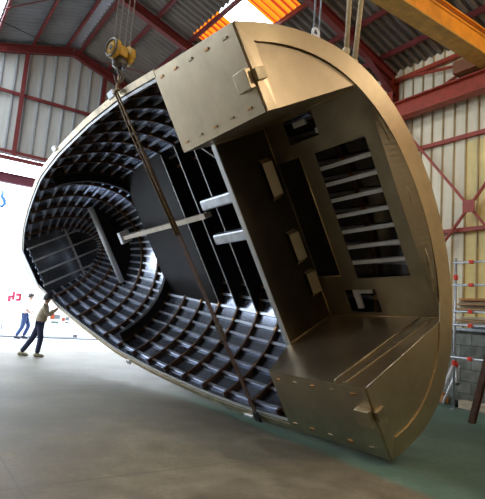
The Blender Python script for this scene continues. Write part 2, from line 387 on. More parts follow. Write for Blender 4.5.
TD=[(-1,2.29),(0,2.29),(3,2.58),(5,2.70),(7,2.68),(8.5,2.5),(9.5,2.32),(11,2.12),(11.8,2.0),(12.3,1.85),(13,1.85)]
TP=[(-1,1),(7.5,1),(9.5,1.12),(11.8,1.0),(13,1)]
def BB(x): return smooth(TB,x) if x<11 else smooth(TB,x,.12)
def DD(x): return smooth(TD,x)
def YC(x): return -.05*x if x<12 else -.6
def sec(x,th,ins=0,rake=0):
    """point on the hull section at station x; ins = distance inboard of the outer skin"""
    b,d,p=BB(x),DD(x),interp(TP,x)
    def q(t):
        s=math.sin(t); return (b*math.copysign(abs(s)**p,s), -d*max(math.cos(t),0)**.8)
    y,z=q(th); sh=.12*math.sin(math.pi*min(1,-z/d))*max(0,1-max(x,0)/3)
    if ins:
        e=.01; y1,z1=q(min(th+e,math.pi/2)); y0,z0=q(max(th-e,-math.pi/2)); ty,tz=y1-y0,z1-z0; l=math.hypot(ty,tz) or 1
        y-= tz/l*ins; z+= ty/l*ins
    return Vector((x*S,(y+YC(x)+sh)*S,z*S))
H=math.pi/2
def ths(n,lo=-1,hi=1): return [H*(lo+(hi-lo)*i/n) for i in range(n+1)]
# shell: outer and inner skins
XS=[0,.4,.8,1.2,1.65]+[2.1+.4*i for i in range(25)]+[11.9,12.05,12.2,12.32]
XS=[x for x in XS if x<=12.33]
m=MB(); nt=64
outer=[[sec(x,t) for t in ths(nt)] for x in XS]; m.grid(outer)
m.grid([[sec(x,t,.012) for t in ths(nt)] for x in XS if x<=11.9])
n=len(m.v); 
m.v+= [tuple(v) for v in outer[-1]]; m.face(list(range(n,n+nt+1)))
shell=m.build('hull_shell',PLATE,boat)
# small fore deck closing the snub bow, and its edge plate
m=MB(); A_=[sec(x,H)+Vector((0,0,-.02)) for x in (11.75,11.9,12.05,12.2,12.32)]; B_=[sec(x,-H)+Vector((0,0,-.02)) for x in (11.75,11.9,12.05,12.2,12.32)]
m.strip(A_,B_,(0,0,.012)); m.build('foredeck',PLATE,boat)
# gunwale flat bars
for s in (1,-1):
    xs=[1.66+.35*i for i in range(29)]+[11.85]
    A_=[]; B_=[]
    for x in xs:
        e=sec(x,s*H); A_.append(e+Vector((0,s*.02,.0))); B_.append(e-Vector((0,s*.065,0)))
    m=MB(); m.strip(A_,B_,(0,0,.018)); m.strip([p+Vector((0,-s*.004,-.075)) for p in A_],[p+Vector((0,-s*.016,-.075)) for p in A_],(0,0,.075)); gw=m.build('gunwale',GUNW,boat)
    m=MB(); m.strip([p+Vector((0,-s*.015,-.02)) for p in B_],[p+Vector((0,-s*.05,-.02)) for p in B_],(0,0,.02)); m.build('inner_lip',LIGHTST,gw)
m=MB(); e0,e1=sec(11.78,H),sec(11.78,-H); m.bar(e0,e1,.07,.02); m.build('bow_edge',LIGHTST,boat)
# frames
FX=[.55,1.2]+[2.1+.69*i for i in range(14)]
SN=28
STH=[H*(-1+2*(i+.5)/SN) for i in range(SN)]
def arc_ths(x):
    return ths(44,-.985,.985)
for k,x in enumerate(FX):
    deep = .085 if x<11 else .07
    m=MB(); T=arc_ths(x)
    m.strip([sec(x,t,.010) for t in T],[sec(x,t,deep) for t in T],(.010,0,0))
    m.strip([sec(x-.022,t,deep) for t in T],[sec(x+.030,t,deep) for t in T],[(sec(x,t,deep+.012)-sec(x,t,deep)) for t in T])
    m.cur=1
    for t in STH:
        if random.random()<.85:
            p=sec(x,t,.068); q=sec(x,t,.02); m.bar(p+Vector((-.028,0,0)),q+Vector((-.028,0,0)),.05,.035,up=(1,0,0))
        if random.random()<.5:
            p=sec(x,t,deep+.014); q=sec(x,t,deep+.017); m.bar(p,q,.07,.05,up=(1,0,0))
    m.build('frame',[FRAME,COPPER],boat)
# stringers, running fore and aft at even girth
for i,t in enumerate(STH):
    xs=[.1+.4*j for j in range(30)]; xs=[x for x in xs if x<11.72]
    m=MB(); up=[]; 
    A_=[sec(x,t,.010) for x in xs]; B_=[sec(x,t,.055) for x in xs]
    nrm=[]
    for x in xs:
        a=sec(x,t-.01); b=sec(x,t+.01); nrm.append((b-a).normalized())
    m.strip(A_,B_,[v*.008 for v in nrm])
    m.strip([b-v*.024 for b,v in zip(B_,nrm)],[b+v*.028 for b,v in zip(B_,nrm)],[(sec(x,t,.063)-sec(x,t,.055)) for x in xs])
    m.build('stringer',STRG,boat)
# deep floors across the keel with flat light-edged tops
def half_at(x,z,ins=.02):
    lo,hi=0,H
    for _ in range(40):
        md=(lo+hi)/2
        if sec(x,md,ins).z<z*S: lo=md
        else: hi=md
    return lo
for x,zt,fw,mm in [(2.79,-1.72,.022,LIGHTST),(3.48,-1.78,.022,LIGHTST),(4.17,-1.84,.022,LIGHTST),(4.86,-1.88,.022,LIGHTST),(5.55,-1.92,.022,LIGHTST),(7.62,-1.92,.03,FLOORP),(9.55,-1.58,.10,LIGHTST)]:
    th=half_at(x,zt); T=[th*(-1+2*i/24) for i in range(25)]
    bot=[sec(x,t,.012) for t in T]; top=[Vector((p.x,p.y,zt*S)) for p in bot]
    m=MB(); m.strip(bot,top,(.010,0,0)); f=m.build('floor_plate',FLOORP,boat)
    if x>9:
        m=MB(); m.tube([top[1]+Vector((-.03,0,.02)),top[-2]+Vector((-.03,0,.02))],.075,16); m.build('pipe',WHITEW,f)
    a,b=top[1],top[-2]; m=MB(); m.bar(a+Vector((.0,0,.008)),b+Vector((.0,0,.008)),fw,.014); m.build('flange',mm,f)
# dark tank top plate over the midship keel
m=MB(); pts=[]
A_=[];B_=[]
for i in range(8):
    x=5.6+.287*i; th=half_at(x,-1.94); A_.append(Vector((x*S,sec(x,-th,.05).y,-1.92*S))); B_.append(Vector((x*S,sec(x,th,.05).y,-1.92*S)))
m.strip(A_,B_,(0,0,.01)); m.build('tank_top',FLOORP,boat)
# web frames with swept dark faces around the midship bulkhead ring
for x,dp in ((7.62,.30),):
    T=ths(44,-.96,.96); m=MB(); m.strip([sec(x,t,.012) for t in T],[sec(x,t,dp) for t in T],(.012,0,0))
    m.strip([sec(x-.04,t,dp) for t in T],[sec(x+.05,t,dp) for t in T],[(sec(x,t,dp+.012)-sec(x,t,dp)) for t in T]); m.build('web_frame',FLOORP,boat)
# collision bulkhead at the bow with vertical stiffeners and a cross bar
xb=11.35
T=ths(40,-.99,.99); P=[sec(xb,t,.012) for t in T]; m=MB(); m.prism(P,(.012,0,0)); bk=m.build('bow_bulkhead',PLATE,boat)
b_=BB(xb)
for i in range(9):
    y=-b_*.88+2*b_*.88*i/8; y0=(y+YC(xb))*S
    th=math.asin(max(-1,min(1,y/b_))); zb=-DD(xb)*math.cos(th)**.8*S+.04
    m=MB(); m.bar((xb*S-.02,y0,-.03),(xb*S-.02,y0,zb),.05,.04,up=(1,0,0)); m.cur=0; m.build('stiffener',LIGHTST if i%2 else PLATE,bk)
m=MB(); m.bar((xb*S-.045,(YC(xb)-b_*.9)*S,-1.25*S),(xb*S-.045,(YC(xb)+b_*.9)*S,-1.25*S),.05,.05,up=(1,0,0)); m.build('cross_bar',LIGHTST,bk)
# engine beds, light steel blocks on the floors
def bx_(name,x0,x1,y0,y1,z0,z1,mm,bev=.01):
    m=MB(); m.box(x0*S,x1*S,y0*S,y1*S,z0*S,z1*S); return m.build(name,mm,boat,bev)
SHINY=mat('bed_steel',(.55,.57,.62),.8,.3,.25,6)
for y in (-.86,-.22):
    e=bx_('engine_bed',2.45,3.6,y,y+.19,-1.30,-1.14,SHINY,.03)
    m=MB(); m.box(2.55*S,3.5*S,(y+.06)*S,(y+.10)*S,-2.2*S,-1.30*S); m.build('web',FLOORP,e)
    for xx in (2.6,3.4):
        m=MB(); m.box(xx*S,(xx+.05)*S,(y-.0)*S,(y+.19)*S,-1.9*S,-1.30*S); m.build('end_plate',FLOORP,e)
# long fore-and-aft beam lying over the floors
e=bx_('keelson_beam',4.0,7.9,-.60,-.50,-1.56,-1.40,mat('beam_buff',(.55,.46,.36),.3,.5,.25,5),.006)
m=MB(); m.box(7.9*S,8.05*S,-.72*S,-.42*S,-1.62*S,-1.36*S); m.build('end_clamp',WHITEW,e,.008)
# floor conduits bent round the engine beds
for pts in ([(2.85,-1.75,-1.0),(2.75,-1.1,-1.5),(2.35,-.9,-1.5)],):
    m=MB(); m.tube([Vector(p)*S for p in pts],.012,8); m.build('pipe',WHITEW,boat)
for off in (0,.28):
    m=MB(); m.tube([Vector(p)*S for p in ((2.5+off,.02,-1.35),(2.5+off,.28,-1.5),(2.62+off,.5,-1.55),(2.62+off,1.55,-1.55),(2.55+off,1.95,-1.3))],.014,8); m.build('pipe',WHITEW,boat)

# --- stern: transom rim, two side boxes, bulkhead and swim platform
WI=1.58; ZP=-1.718; XT=2.02; ZB=-.73
T=ths(60); R0=[Vector((-.012,q.y,q.z)) for q in (sec(0,t) for t in T)]
def rim_in(t):
    z=-1.98*max(math.cos(t),0)**.8; return Vector((-.012,(2.30*math.sin(t)+.11*math.sin(math.pi*-z/2.29))*S,z*S))
def rake(p):   # the upper deck corner is cut back a little
    if p.y<-WI*S: p=Vector((p.x+.03*max(0,1+p.z/.45)*min(1,(-p.y-WI*S)/.9),p.y,p.z))
    return p
R1=[rim_in(t) for t in T]
R1[0]=Vector((-.012,-2.30*S,-.13*S)); R1[-1]=Vector((-.012,2.30*S,-.13*S)); R0=[rake(p) for p in R0]; R1=[rake(p) for p in R1]
m=MB(); m.strip(R0,R1,(-.016,0,0)); m.build('transom_rim',RIM,boat)
# edge strip closing the top of the rim at each deck corner
def side_box(s):
    deck=MB()
    xs=[0,.4,.8,1.2,1.68]
    A_=[Vector((x*S,s*WI*S,0)) for x in xs]; B_=[sec(x,s*H) for x in xs]
    B_[0]=rake(B_[0]); deck.strip(A_,B_,(0,0,.014)); b=deck.build('stern_box',STERN,boat)
    # aft face
    m=MB(); th=[half_at(0,-1.72,0)+(H-half_at(0,-1.72,0))*i/16 for i in range(17)]
    out=[sec(0,s*t) for t in th]; poly=[Vector((0,s*WI*S,0)),Vector((0,s*WI*S,ZP*S-.05))]+[Vector((0,q.y,q.z)) for q in out]
    m.prism([rake(p) for p in poly],(-.012,0,0)); m.build('aft_plate',STERN if s<0 else RIM,b)
    # raised strip along the deck corner of the aft face
    m=MB(); m.hexa([rake(Vector(v)) for v in [(-.028,s*WI*S,0),(-.012,s*WI*S,0),(-.012,s*2.49*S,0),(-.028,s*2.49*S,0),(-.028,s*(WI)*S,-.13),(-.012,s*(WI)*S,-.13),(-.012,s*2.3*S,-.15),(-.028,s*2.3*S,-.15)]]); m.build('edge_strip',STERN,b)
    # inner side
    m=MB(); m.prism([Vector(p)*S for p in ((0,s*WI,0),(1.68,s*WI,0),(XT,s*WI,ZB),(XT,s*WI,ZP),(0,s*WI,ZP))],(0,s*.012,0)); m.build('inner_plate',STERN,b)
    # sloped front
    m=MB(); q=[Vector((1.68,s*WI,0))*S,sec(1.68,s*H,.02),sec(XT,s*half_at(XT,ZB),.03),Vector((XT,s*WI,ZB))*S]; m.prism(q,(.012,0,0)); m.build('front_plate',STERN,b)
    # tack tabs along the deck plate edges
    for i in range(5):
        x=.2+.33*i; e=sec(x,s*H)
        for yy in (e.y-s*.10, s*(WI+.10)*S):
            m=MB(); m.bar((x*S-.035,yy,.020),(x*S+.035,yy,.020),.022,.014); m.cur=0; m.build('weld_tab',COPPER if (i+int(yy*7))%2 else WELD,b)
    # lifting lug plate standing off the corner
    lg=MB(); y0=s*1.94*S; lg.box(.0,.20,y0-.10,y0+.10,.014,.09); lo=lg.build('lug',STERN,b,.008)
    m=MB(); m.box(-.07,-.012,y0-.07,y0+.05,-.11,.02); m.build('lug_plate',WELD,lo,.006)
    return b
BU=side_box(-1); BL=side_box(1)
m=MB(); m.tube([Vector((-.012,WI*S,0)),Vector((-.012,WI*S,ZP*S))],.006,6); m.build('corner_edge',mat('polished_edge',(.85,.78,.62),.8,.25),BL)  # thin bright bead painting the highlight along the box's aft corner
# raised seam strip on the lower box inner side
m=MB(); m.prism([Vector(p)*S for p in ((.36,WI-.004,-.02),(.30,WI-.004,-.02),(.12,WI-.004,ZP+.03),(.30,WI-.004,ZP+.03))],(0,-.012,0)); m.build('seam_strip',WELD,BL,.004)
m=MB(); m.tube([Vector(p)*S for p in ((.48,WI-.006,-.03),(.44,WI-.012,-.6),(.40,WI-.012,-1.1),(.32,WI-.006,ZP+.02))],.012,8); m.build('weld_bead',WELD,BL)
# bulkhead
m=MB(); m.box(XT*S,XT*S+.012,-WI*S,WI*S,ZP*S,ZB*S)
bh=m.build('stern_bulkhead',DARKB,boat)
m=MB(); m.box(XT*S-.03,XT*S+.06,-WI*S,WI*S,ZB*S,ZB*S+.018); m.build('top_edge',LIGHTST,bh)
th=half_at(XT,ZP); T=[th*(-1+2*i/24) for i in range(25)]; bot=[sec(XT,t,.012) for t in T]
m=MB(); m.strip(bot,[Vector((p.x,p.y,ZP*S-.012)) for p in bot],(.012,0,0)); m.build('lower_plate',DARKB,bh)  # added below the platform to keep light out behind the slots
# bent bracket plates on the bulkhead
for (y0,y1,z) in ((-1.15,-.50,-1.48),(.02,.56,-1.50),(.72,1.14,-1.56)):
    m=MB(); xx=XT*S; yc=(y0+y1)/2*S; hl=(y1-y0)/2*S
    m.strip([(xx-.01,yc-hl,z*S-.09),(xx-.09,yc-hl*.8,z*S-.08),(xx-.09,yc+hl*.8,z*S-.08),(xx-.01,yc+hl,z*S-.09)],[(xx-.01,yc-hl,z*S+.09),(xx-.05,yc-hl*.8,z*S+.08),(xx-.05,yc+hl*.8,z*S+.08),(xx-.01,yc+hl,z*S+.09)],(-.012,0,.004))
    m.build('bracket',RIM,bh)
# platform plate with hatch, slots and two square openings
holes=[(1.5,XT-.03,-.985,.91),(.28,1.2,-.97,.97),(1.0,1.6,-1.54,-1.19),(.95,1.53,1.15,1.52)]
xs=sorted({.06,XT}|{h[0] for h in holes}|{h[1] for h in holes}); ys=sorted({-WI,WI}|{h[2] for h in holes}|{h[3] for h in holes})
m=MB()
for a,b in zip(xs[:-1],xs[1:]):
    for c,d in zip(ys[:-1],ys[1:]):
        mx,my=(a+b)/2,(c+d)/2
        if any(h[0]<mx<h[1] and h[2]<my<h[3] for h in holes): continue
        m.box(a*S,b*S,c*S,d*S,ZP*S-.012,ZP*S)
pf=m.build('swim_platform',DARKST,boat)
for i in range(7):
    y=-.97+1.94*(i+1)/8
    m=MB(); m.box(.27*S,1.21*S,(y-.028)*S,(y+.028)*S,ZP*S-.03,ZP*S-.014); m.box(.27*S,1.21*S,(y-.006)*S,(y+.006)*S,ZP*S-.12,ZP*S-.03); m.build('slot_bar',LIGHTST,pf)
for (x0,x1,y0,y1) in ((1.25,1.50,-1.48,-1.40),(1.05,1.12,-1.30,-1.22),(1.36,1.46,1.16,1.5),(1.1,1.4,1.2,1.25)):
    m=MB(); m.box(x0*S,x1*S,y0*S,y1*S,ZP*S-.12,ZP*S-.08); m.build('fitting',WHITEW,pf)
# sloped weld strip between platform edge and rim
TT=[-half_at(0,-1.80,0)*.98+2*half_at(0,-1.80,0)*.98*i/40 for i in range(41)]
A_=[];B_=[]
for i in range(41):
    y=-WI+2*WI*i/40; t=math.asin(y/2.32); zi=-1.98*math.cos(t)**.8
    wv=0.0
    A_.append(Vector((.065+wv,y,ZP+.006))*S); B_.append(Vector((-.02,y,min(zi,ZP)))*S)
m=MB(); m.strip(A_,B_,(-.006,0,.006)); ws=m.build('weld_strip',DARKST,pf)
for (i0,i1,rr) in ((3,10,.022),(17,22,.014),(28,36,.026)):
    m=MB(); pts=[A_[i].lerp(B_[i],.55) for i in range(i0,i1+1)]; k=len(pts); m.tube(pts,[rr*(.35+.65*math.sin(math.pi*j/(k-1))) for j in range(k)],10); m.build('weld_bead',WELD,ws)
# bright weld runs along the inside corners
BEAD=mat('bright_weld',(.72,.52,.26),.8,.3,.3,30)
for a,b in (((XT,-WI,ZP),(XT,-.99,ZP)),((XT,.92,ZP),(XT,WI,ZP)),((.06,WI,ZP),(XT,WI,ZP)),((.06,-WI,ZP),(XT,-WI,ZP)),((XT,WI,ZP),(XT,WI,ZB)),((XT,-WI,ZP),(XT,-WI,ZB)),((1.5,-.985,ZP),(1.5,.91,ZP)),((1.5,.91,ZP),(XT-.03,.91,ZP))):
    m=MB(); m.tube([Vector(a)*S+Vector((-.004,0,.004)),Vector(b)*S+Vector((-.004,0,.004))],.007,6); m.build('weld_bead',BEAD,pf)
# lugs on the gunwales
for x,s in ((6.9,1),(2.65,1),(5.9,-1),(2.9,-1)):
    e=sec(x,s*H); m=MB(); m.box(e.x-.12,e.x+.12,e.y-.02,e.y+.04*0+.02,-.03,.05); 
    m=MB(); m.bar((e.x-.10,e.y+s*.04,.03),(e.x+.10,e.y+s*.04,.03),.09,.03); m.build('gunwale_lug',WHITEW,boat,.004)

AM=AX
def b2w(x,y,z): return AX@(Vector((x,y,z))*S)+Vector((3.468,3.740,2.169))

# ------------------------------------------------------------------ lifting gear
hk=empty('hook_block',(2.03,6.32,4.93),'yellow crane hook block hanging above the upper gunwale','hook block')
ax=Vector((.956,.292,0)); ay=Vector((-.292,.956,0))
m=MB(); m.bar(ax*-.07,ax*.07,.15,.15); m.build('body',YELLOW,hk,.02)
for s,rr in ((-1,.135),(1,.13)):
    c=ax*(.125*s)
    m=MB(); m.tube([c-ax*.03,c-ax*.022,c+ax*.022,c+ax*.03],[rr,rr,rr,rr],24)
    m.tube([c-ax*.045,c-ax*.04],[.07,.07],18); m.tube([c+ax*.04,c+ax*.045],[.07,.07],18); sh=m.build('sheave',YELLOW,hk)
    m=MB(); m.tube([c-ax*.052,c+ax*.052],.035,12); m.build('hub',GREASE,sh)
    m=MB(); m.tube([c+ax*.034*s+(ay*math.cos(2*math.pi*k/24)+Vector((0,0,math.sin(2*math.pi*k/24))))*rr*.88 for k in range(24)],.017,8,closed=True); m.build('rim',GREASE,sh)
m=MB(); m.tube([(0,0,-.08),(0,0,-.12),(0,0,-.20),(0,0,-.23)],[.05,.105,.10,.05],16); m.build('swivel',GREASE,hk)
m=MB(); pts=[Vector((0,0,-.22)),Vector((0,0,-.27))]
for i in range(13):
    a=math.radians(90-i*22); pts.append(ax*(.065*math.cos(a))+Vector((0,0,-.345+.07*math.sin(a))))
m.tube(pts,[.025]*10+[.022,.02,.016,.012,.008],10); m.build('hook',GREASE,hk)
for i,(o,) in enumerate([(-.13,),(-.05,),(.05,),(.13,)]):
    p=Vector((2.03,6.32,4.93))+ax*o; m=MB(); m.cyl(p+Vector((0,0,.06)),Vector((p.x,p.y,roofz(p.x)-.1)),.009,6)
    tag(m.build('wire_rope',WIRE),'thin wire hoist rope running up from the yellow hook block','rope','hoist ropes of the yellow hook block')
# long sling from the hook over the upper gunwale and down to the lower gunwale
p0=Vector((2.04,6.31,4.60)); p1=b2w(2.65,-2.74,.06); p2=b2w(2.35,2.42,.07)
dirv=(p2-p1); nb=AX@Vector((0,0,1)); side=dirv.cross(nb).normalized()
sl=empty('lifting_sling',tuple(p2),'long brown sling stretched across the open hull below the hook block','sling')
def L_(v): return v-p2
m=MB()
for s in (-1,1):
    m.tube([L_(p0+side*.012*s),L_(p1+side*.03*s+nb*.02),L_(p1+dirv*.12+side*.05*s+nb*.03),L_(p1+dirv*.42+side*.035*s+nb*.02)],.014,8)
m.build('wire_leg',CHAIN,sl)
m=MB(); m.bar(L_(p1+dirv*.16),L_(p1+dirv*.72),.10,.014,up=nb); m.build('strap',STRAP,sl)
m=MB(); m.bar(L_(p1+dirv*.72),L_(p2),.085,.014,up=nb); m.build('lower_strap',STRAP,sl)
m=MB(); m.bar(L_(p1+dirv*.70-nb*.0),L_(p1+dirv*.745),.11,.05,up=nb); m.build('buckle',GREASE,sl,.008)
m=MB(); m.tube([L_(p1+side*.06-nb*.02),L_(p1+side*.05+nb*.03),L_(p1-side*.05+nb*.03),L_(p1-side*.06-nb*.02)],.02,8); m.build('shackle',CHAIN,sl)
m=MB(); m.bar(L_(p2-dirv.normalized()*.10+nb*-.0),L_(p2+dirv.normalized()*.10),.12,.04,up=nb); m.build('end_hook',BLACK,sl,.008)
# two wires with a white shackle on the stern's upper edge
sp=b2w(.3,-2.27,-1.43)
sk=empty('white_shackle',tuple(sp),'white steel shackle on top of the stern holding two thin wires','shackle')
m=MB(); pts=[]
for i in range(13):
    a=math.pi*i/12; pts.append(Vector((.045*math.cos(a),0,.07+.05*math.sin(a))))
m.tube([Vector((.045,0,0))]+pts+[Vector((-.045,0,0))],.016,8); m.build('bow',WHITEW,sk)
m=MB(); m.box(-.05,.05,-.03,.03,-.06,.03); m.build('lug',WHITEW,sk,.008)
m=MB(); m.cyl((-.07,0,.01),(.07,0,.01),.014,8); m.build('pin',WHITEW,sk)
for o,lb in ((-.035,'thin grey wire above the white shackle, nearer the yellow hook block'),(.05,'thin grey wire above the white shackle, nearer the beige slings')):
    m=MB(); m.cyl(sp+Vector((o,0,.10)),sp+Vector((o*1.3+.04,0,4.2)),.010,6); tag(m.build('wire_rope',GALV),lb,'rope')
# two beige rope slings going up from the stern
for (q,top,lb) in ((b2w(.3,-2.02,-1.90),(.10,.05,3.2),'beige rope sling on the stern, beside the white shackle'),(b2w(.3,-1.86,-1.98),(.31,.05,3.2),'beige rope sling on the stern, below the orange girder')):
    e=empty('rope_sling',tuple(q),lb,'sling')
    m=MB(); m.tube([(0,0,-.05),Vector(top)*.3,Vector(top)*.7,top],.032,10); m.build('rope',ROPE,e)
    m=MB(); m.tube([(-.02,0,-.06),(0,0,.04)],.05,10); m.build('eye',ROPE,e)
# thin guide line by the bow
m=MB(); m.tube([b2w(9.2,-2.25,.05),b2w(10.2,-1.9,.35),b2w(11.3,-1.2,.12)],.008,6); tag(m.build('guide_line',GREASE),'thin dark line hanging beside the far bow edge','rope')

# ------------------------------------------------------------------ right wall clutter
r=empty('scaffold_frame',(9.3,5.9,0),'grey tube scaffold frame with red clamps against the right wall','scaffold')
for y in (0,-1.9):
    m=MB(); m.cyl((0,y,0),(0,y,3.02),.024,12); po=m.build('post',GALV,r)
    m=MB(); m.box(-.05,.05,y-.05,y+.05,0,.012); m.build('foot',GALV,po)
for z in (2.92,2.46,1.93,1.66,1.02):
    m=MB(); m.cyl((-.03,.05,z),(-.03,-2.0,z),.021,12); ra=m.build('rail',GALV,r)
    m=MB(); m.box(-.07,.01,-.39,-.31,z-.035,z+.035); m.build('clamp',REDCAP,ra,.008)
for z in (2.62,.9):
    m=MB(); m.box(-.04,.04,-.03,.03,z-.05,z+.05); m.build('clamp',REDCAP,r,.008)
for zz in (1.93,1.66):
    m=MB(); m.cyl((.45,-.12,zz),(-.0,-.12,zz),.02,10); m.build('bearer',GALV,r)
for zz in (1.93,1.66):
    m=MB(); m.cyl((.45,-1.8,zz),(-.0,-1.8,zz),.02,10); m.build('bearer',GALV,r)
pl=[(1.955,.05,WOOD,'grey brown plank at the bottom of the stack on the scaffold',9.36),(2.01,.04,WOODP,'pale plank second from the bottom of the scaffold stack',9.40),(2.055,.04,WOOD,'brown plank in the middle of the scaffold stack',9.34),(2.10,.045,WOODP,'weathered plank second from the top of the scaffold stack',9.42),(2.15,.05,WOODO,'reddish brown plank on top of the scaffold stack',9.36)]
pl+=[(1.685,.045,WOODP,'pale plank at the bottom of the lower stack above the block wall',9.40),(1.735,.045,WOOD,'brown plank in the middle of the lower stack above the block wall',9.36),(1.785,.05,WOODP,'pale plank on top of the lower stack above the block wall',9.42)]
for z,h,mm,lb,x in pl:
    m=MB(); m.box(x-.1,x+.2,3.9+random.uniform(-.1,.1),5.86-random.uniform(0,.06),z-.0,z+h-.004); tag(m.build('plank',mm,None,.004),lb,'plank','planks stacked on the scaffold')
for i,(z,mm,lb) in enumerate(((1.80,WHITEW,'pale plastic pipe under the scaffold planks, upper of two'),(1.71,GREYP,'grey pipe under the scaffold planks, lower of two'))):
    m=MB(); m.cyl((10.0,5.95,z-.05),(10.0,3.6,z-.05),.045,12); tag(m.build('pipe',mm),lb,'pipe')
r=empty('floor_pole',(9.72,6.12,0),'grey pole with red cap standing in a black foot by the block wall','pole')
m=MB(); m.cyl((0,0,.05),(0,0,.80),.032,14); m.build('tube',GALV,r)
m=MB(); m.cyl((0,0,.80),(0,0,.90),.042,14); m.build('cap',REDCAP,r)
m=MB(); m.tube([(0,0,0),(0,0,.10),(0,0,.13)],[.09,.085,.04],16); m.build('base',BLACK,r)
m=MB(); m.box(-.06,.06,-.05,.05,.44,.48); m.build('clamp',GREASE,r)
for i,(y,lb) in enumerate(((6.28,'white rod leaning on the block wall, next to the red capped pole'),(6.42,'white rod leaning on the block wall, close to the hull'))):
    m=MB(); m.cyl((9.70,y+.12,0),(9.98,y-.06,.82),.026,10); tag(m.build('leaning_rod',WHITEW),lb,'rod')
m=MB(); m.box(9.82,9.98,6.45,6.95,0,.22); tag(m.build('wood_block',WOODO,None,.008),'orange brown wood block on the floor between hull and pole','wood block')
m=MB(); m.box(9.62,9.80,4.4,6.0,0,.16); tag(m.build('timber_beam',WOODP,None,.008),'pale timber beam lying along the foot of the block wall','timber')
r=empty('steel_trestle',(8.3,4.5,0),'dark rusty trestle standing on the green floor at the right','trestle')
for s in (1,-1):
    m=MB(); m.ibeam((0,.42*s,0),(0,.05*s,1.5),.10,.09,.014,.012,up=(1,0,0)); m.build('leg',RUST,r)
m=MB(); m.bar((0,-.10,1.54),(0,.10,1.54),.14,.08); m.build('top_bar',RUST,r)
m=MB(); m.bar((0,-.2,.9),(0,.2,.9),.05,.05); m.build('stretcher',RUST,r)

# ------------------------------------------------------------------ outside the far opening
OUT=mat('yard_concrete',(.27,.28,.30),0,.8,.1,1)
m=MB(); m.box(-25,40,YF+.0,60,-.21,-.005); struct(m.build('outside_ground',OUT))
m=MB(); m.box(-25,40,21.5,21.62,-.005,.05); struct(m.build('kerb',GREYP))
m=MB(); m.box(-15,30,34,34.4,0,7); struct(m.build('outside_wall',WHITEWALL))
r=empty('wall_sign',(4.42,24.9,1.50),'white sign board with pink red marks standing in the yard','sign')
m=MB(); m.box(-.45,.45,0,.03,-.25,.5); m.build('board',WHITEWALL,r)
m=MB()
for q in ((-.28,-.06,.05,.10),(-.28,-.16,-.05,.05),(-.12,-.02,.0,.2),(.02,.22,.10,.17),(.03,.20,-.02,.04),(.14,.24,.0,.15)): m.box(q[0]*1.1,q[1]*1.1,-.01,0,q[2]*1.9-.05,q[3]*1.9-.05)
m.build('marking',PINK,r)
for x in (-.4,.4):
    m=MB(); m.cyl((x,.02,-1.45),(x,.02,-.2),.025,8); m.build('post',GREYP,r)
r=empty('yard_panel',(5.95,22.6,0),'white panel with orange and grey patches standing in the yard behind the bow','panel')
m=MB(); m.box(-.95,.95,0,.5,.12,1.2); m.build('board',WHITEWALL,r,.02)
for x in (-.8,.8):
    m=MB(); m.box(x-.06,x+.06,.1,.4,0,.12); m.build('foot',GREYP,r)
for a,b,c,d,mm in ((-.43,-.26,.75,.98,CRATEO),(-.26,-.02,.77,.96,GREYP),(-.37,-.05,.57,.67,mat('green_grey',(.12,.16,.13),0,.6)),(.07,.2,.70,.85,CRATEO),(.22,.38,.73,.88,GREYP),(.22,.38,.60,.68,GREYP)):
    m=MB(); m.box(a,b,-.012,0,c,d); m.build('patch',mm,r)
r=empty('hanging_hook',(2.63,20,5.0),'blue hook hanging in the bright yard at the left edge','hook')
m=MB(); m.tube([(0,0,.42),(0,0,.2),(.10,0,.08),(.12,0,-.06),(.03,0,-.17),(-.08,0,-.12)],[.05,.07,.07,.07,.06,.03],10); m.build('hook',BLUEP,r)
m=MB(); m.cyl((0,0,.4),(0,0,4.5),.012,6); m.build('cable',WHITEW,r)

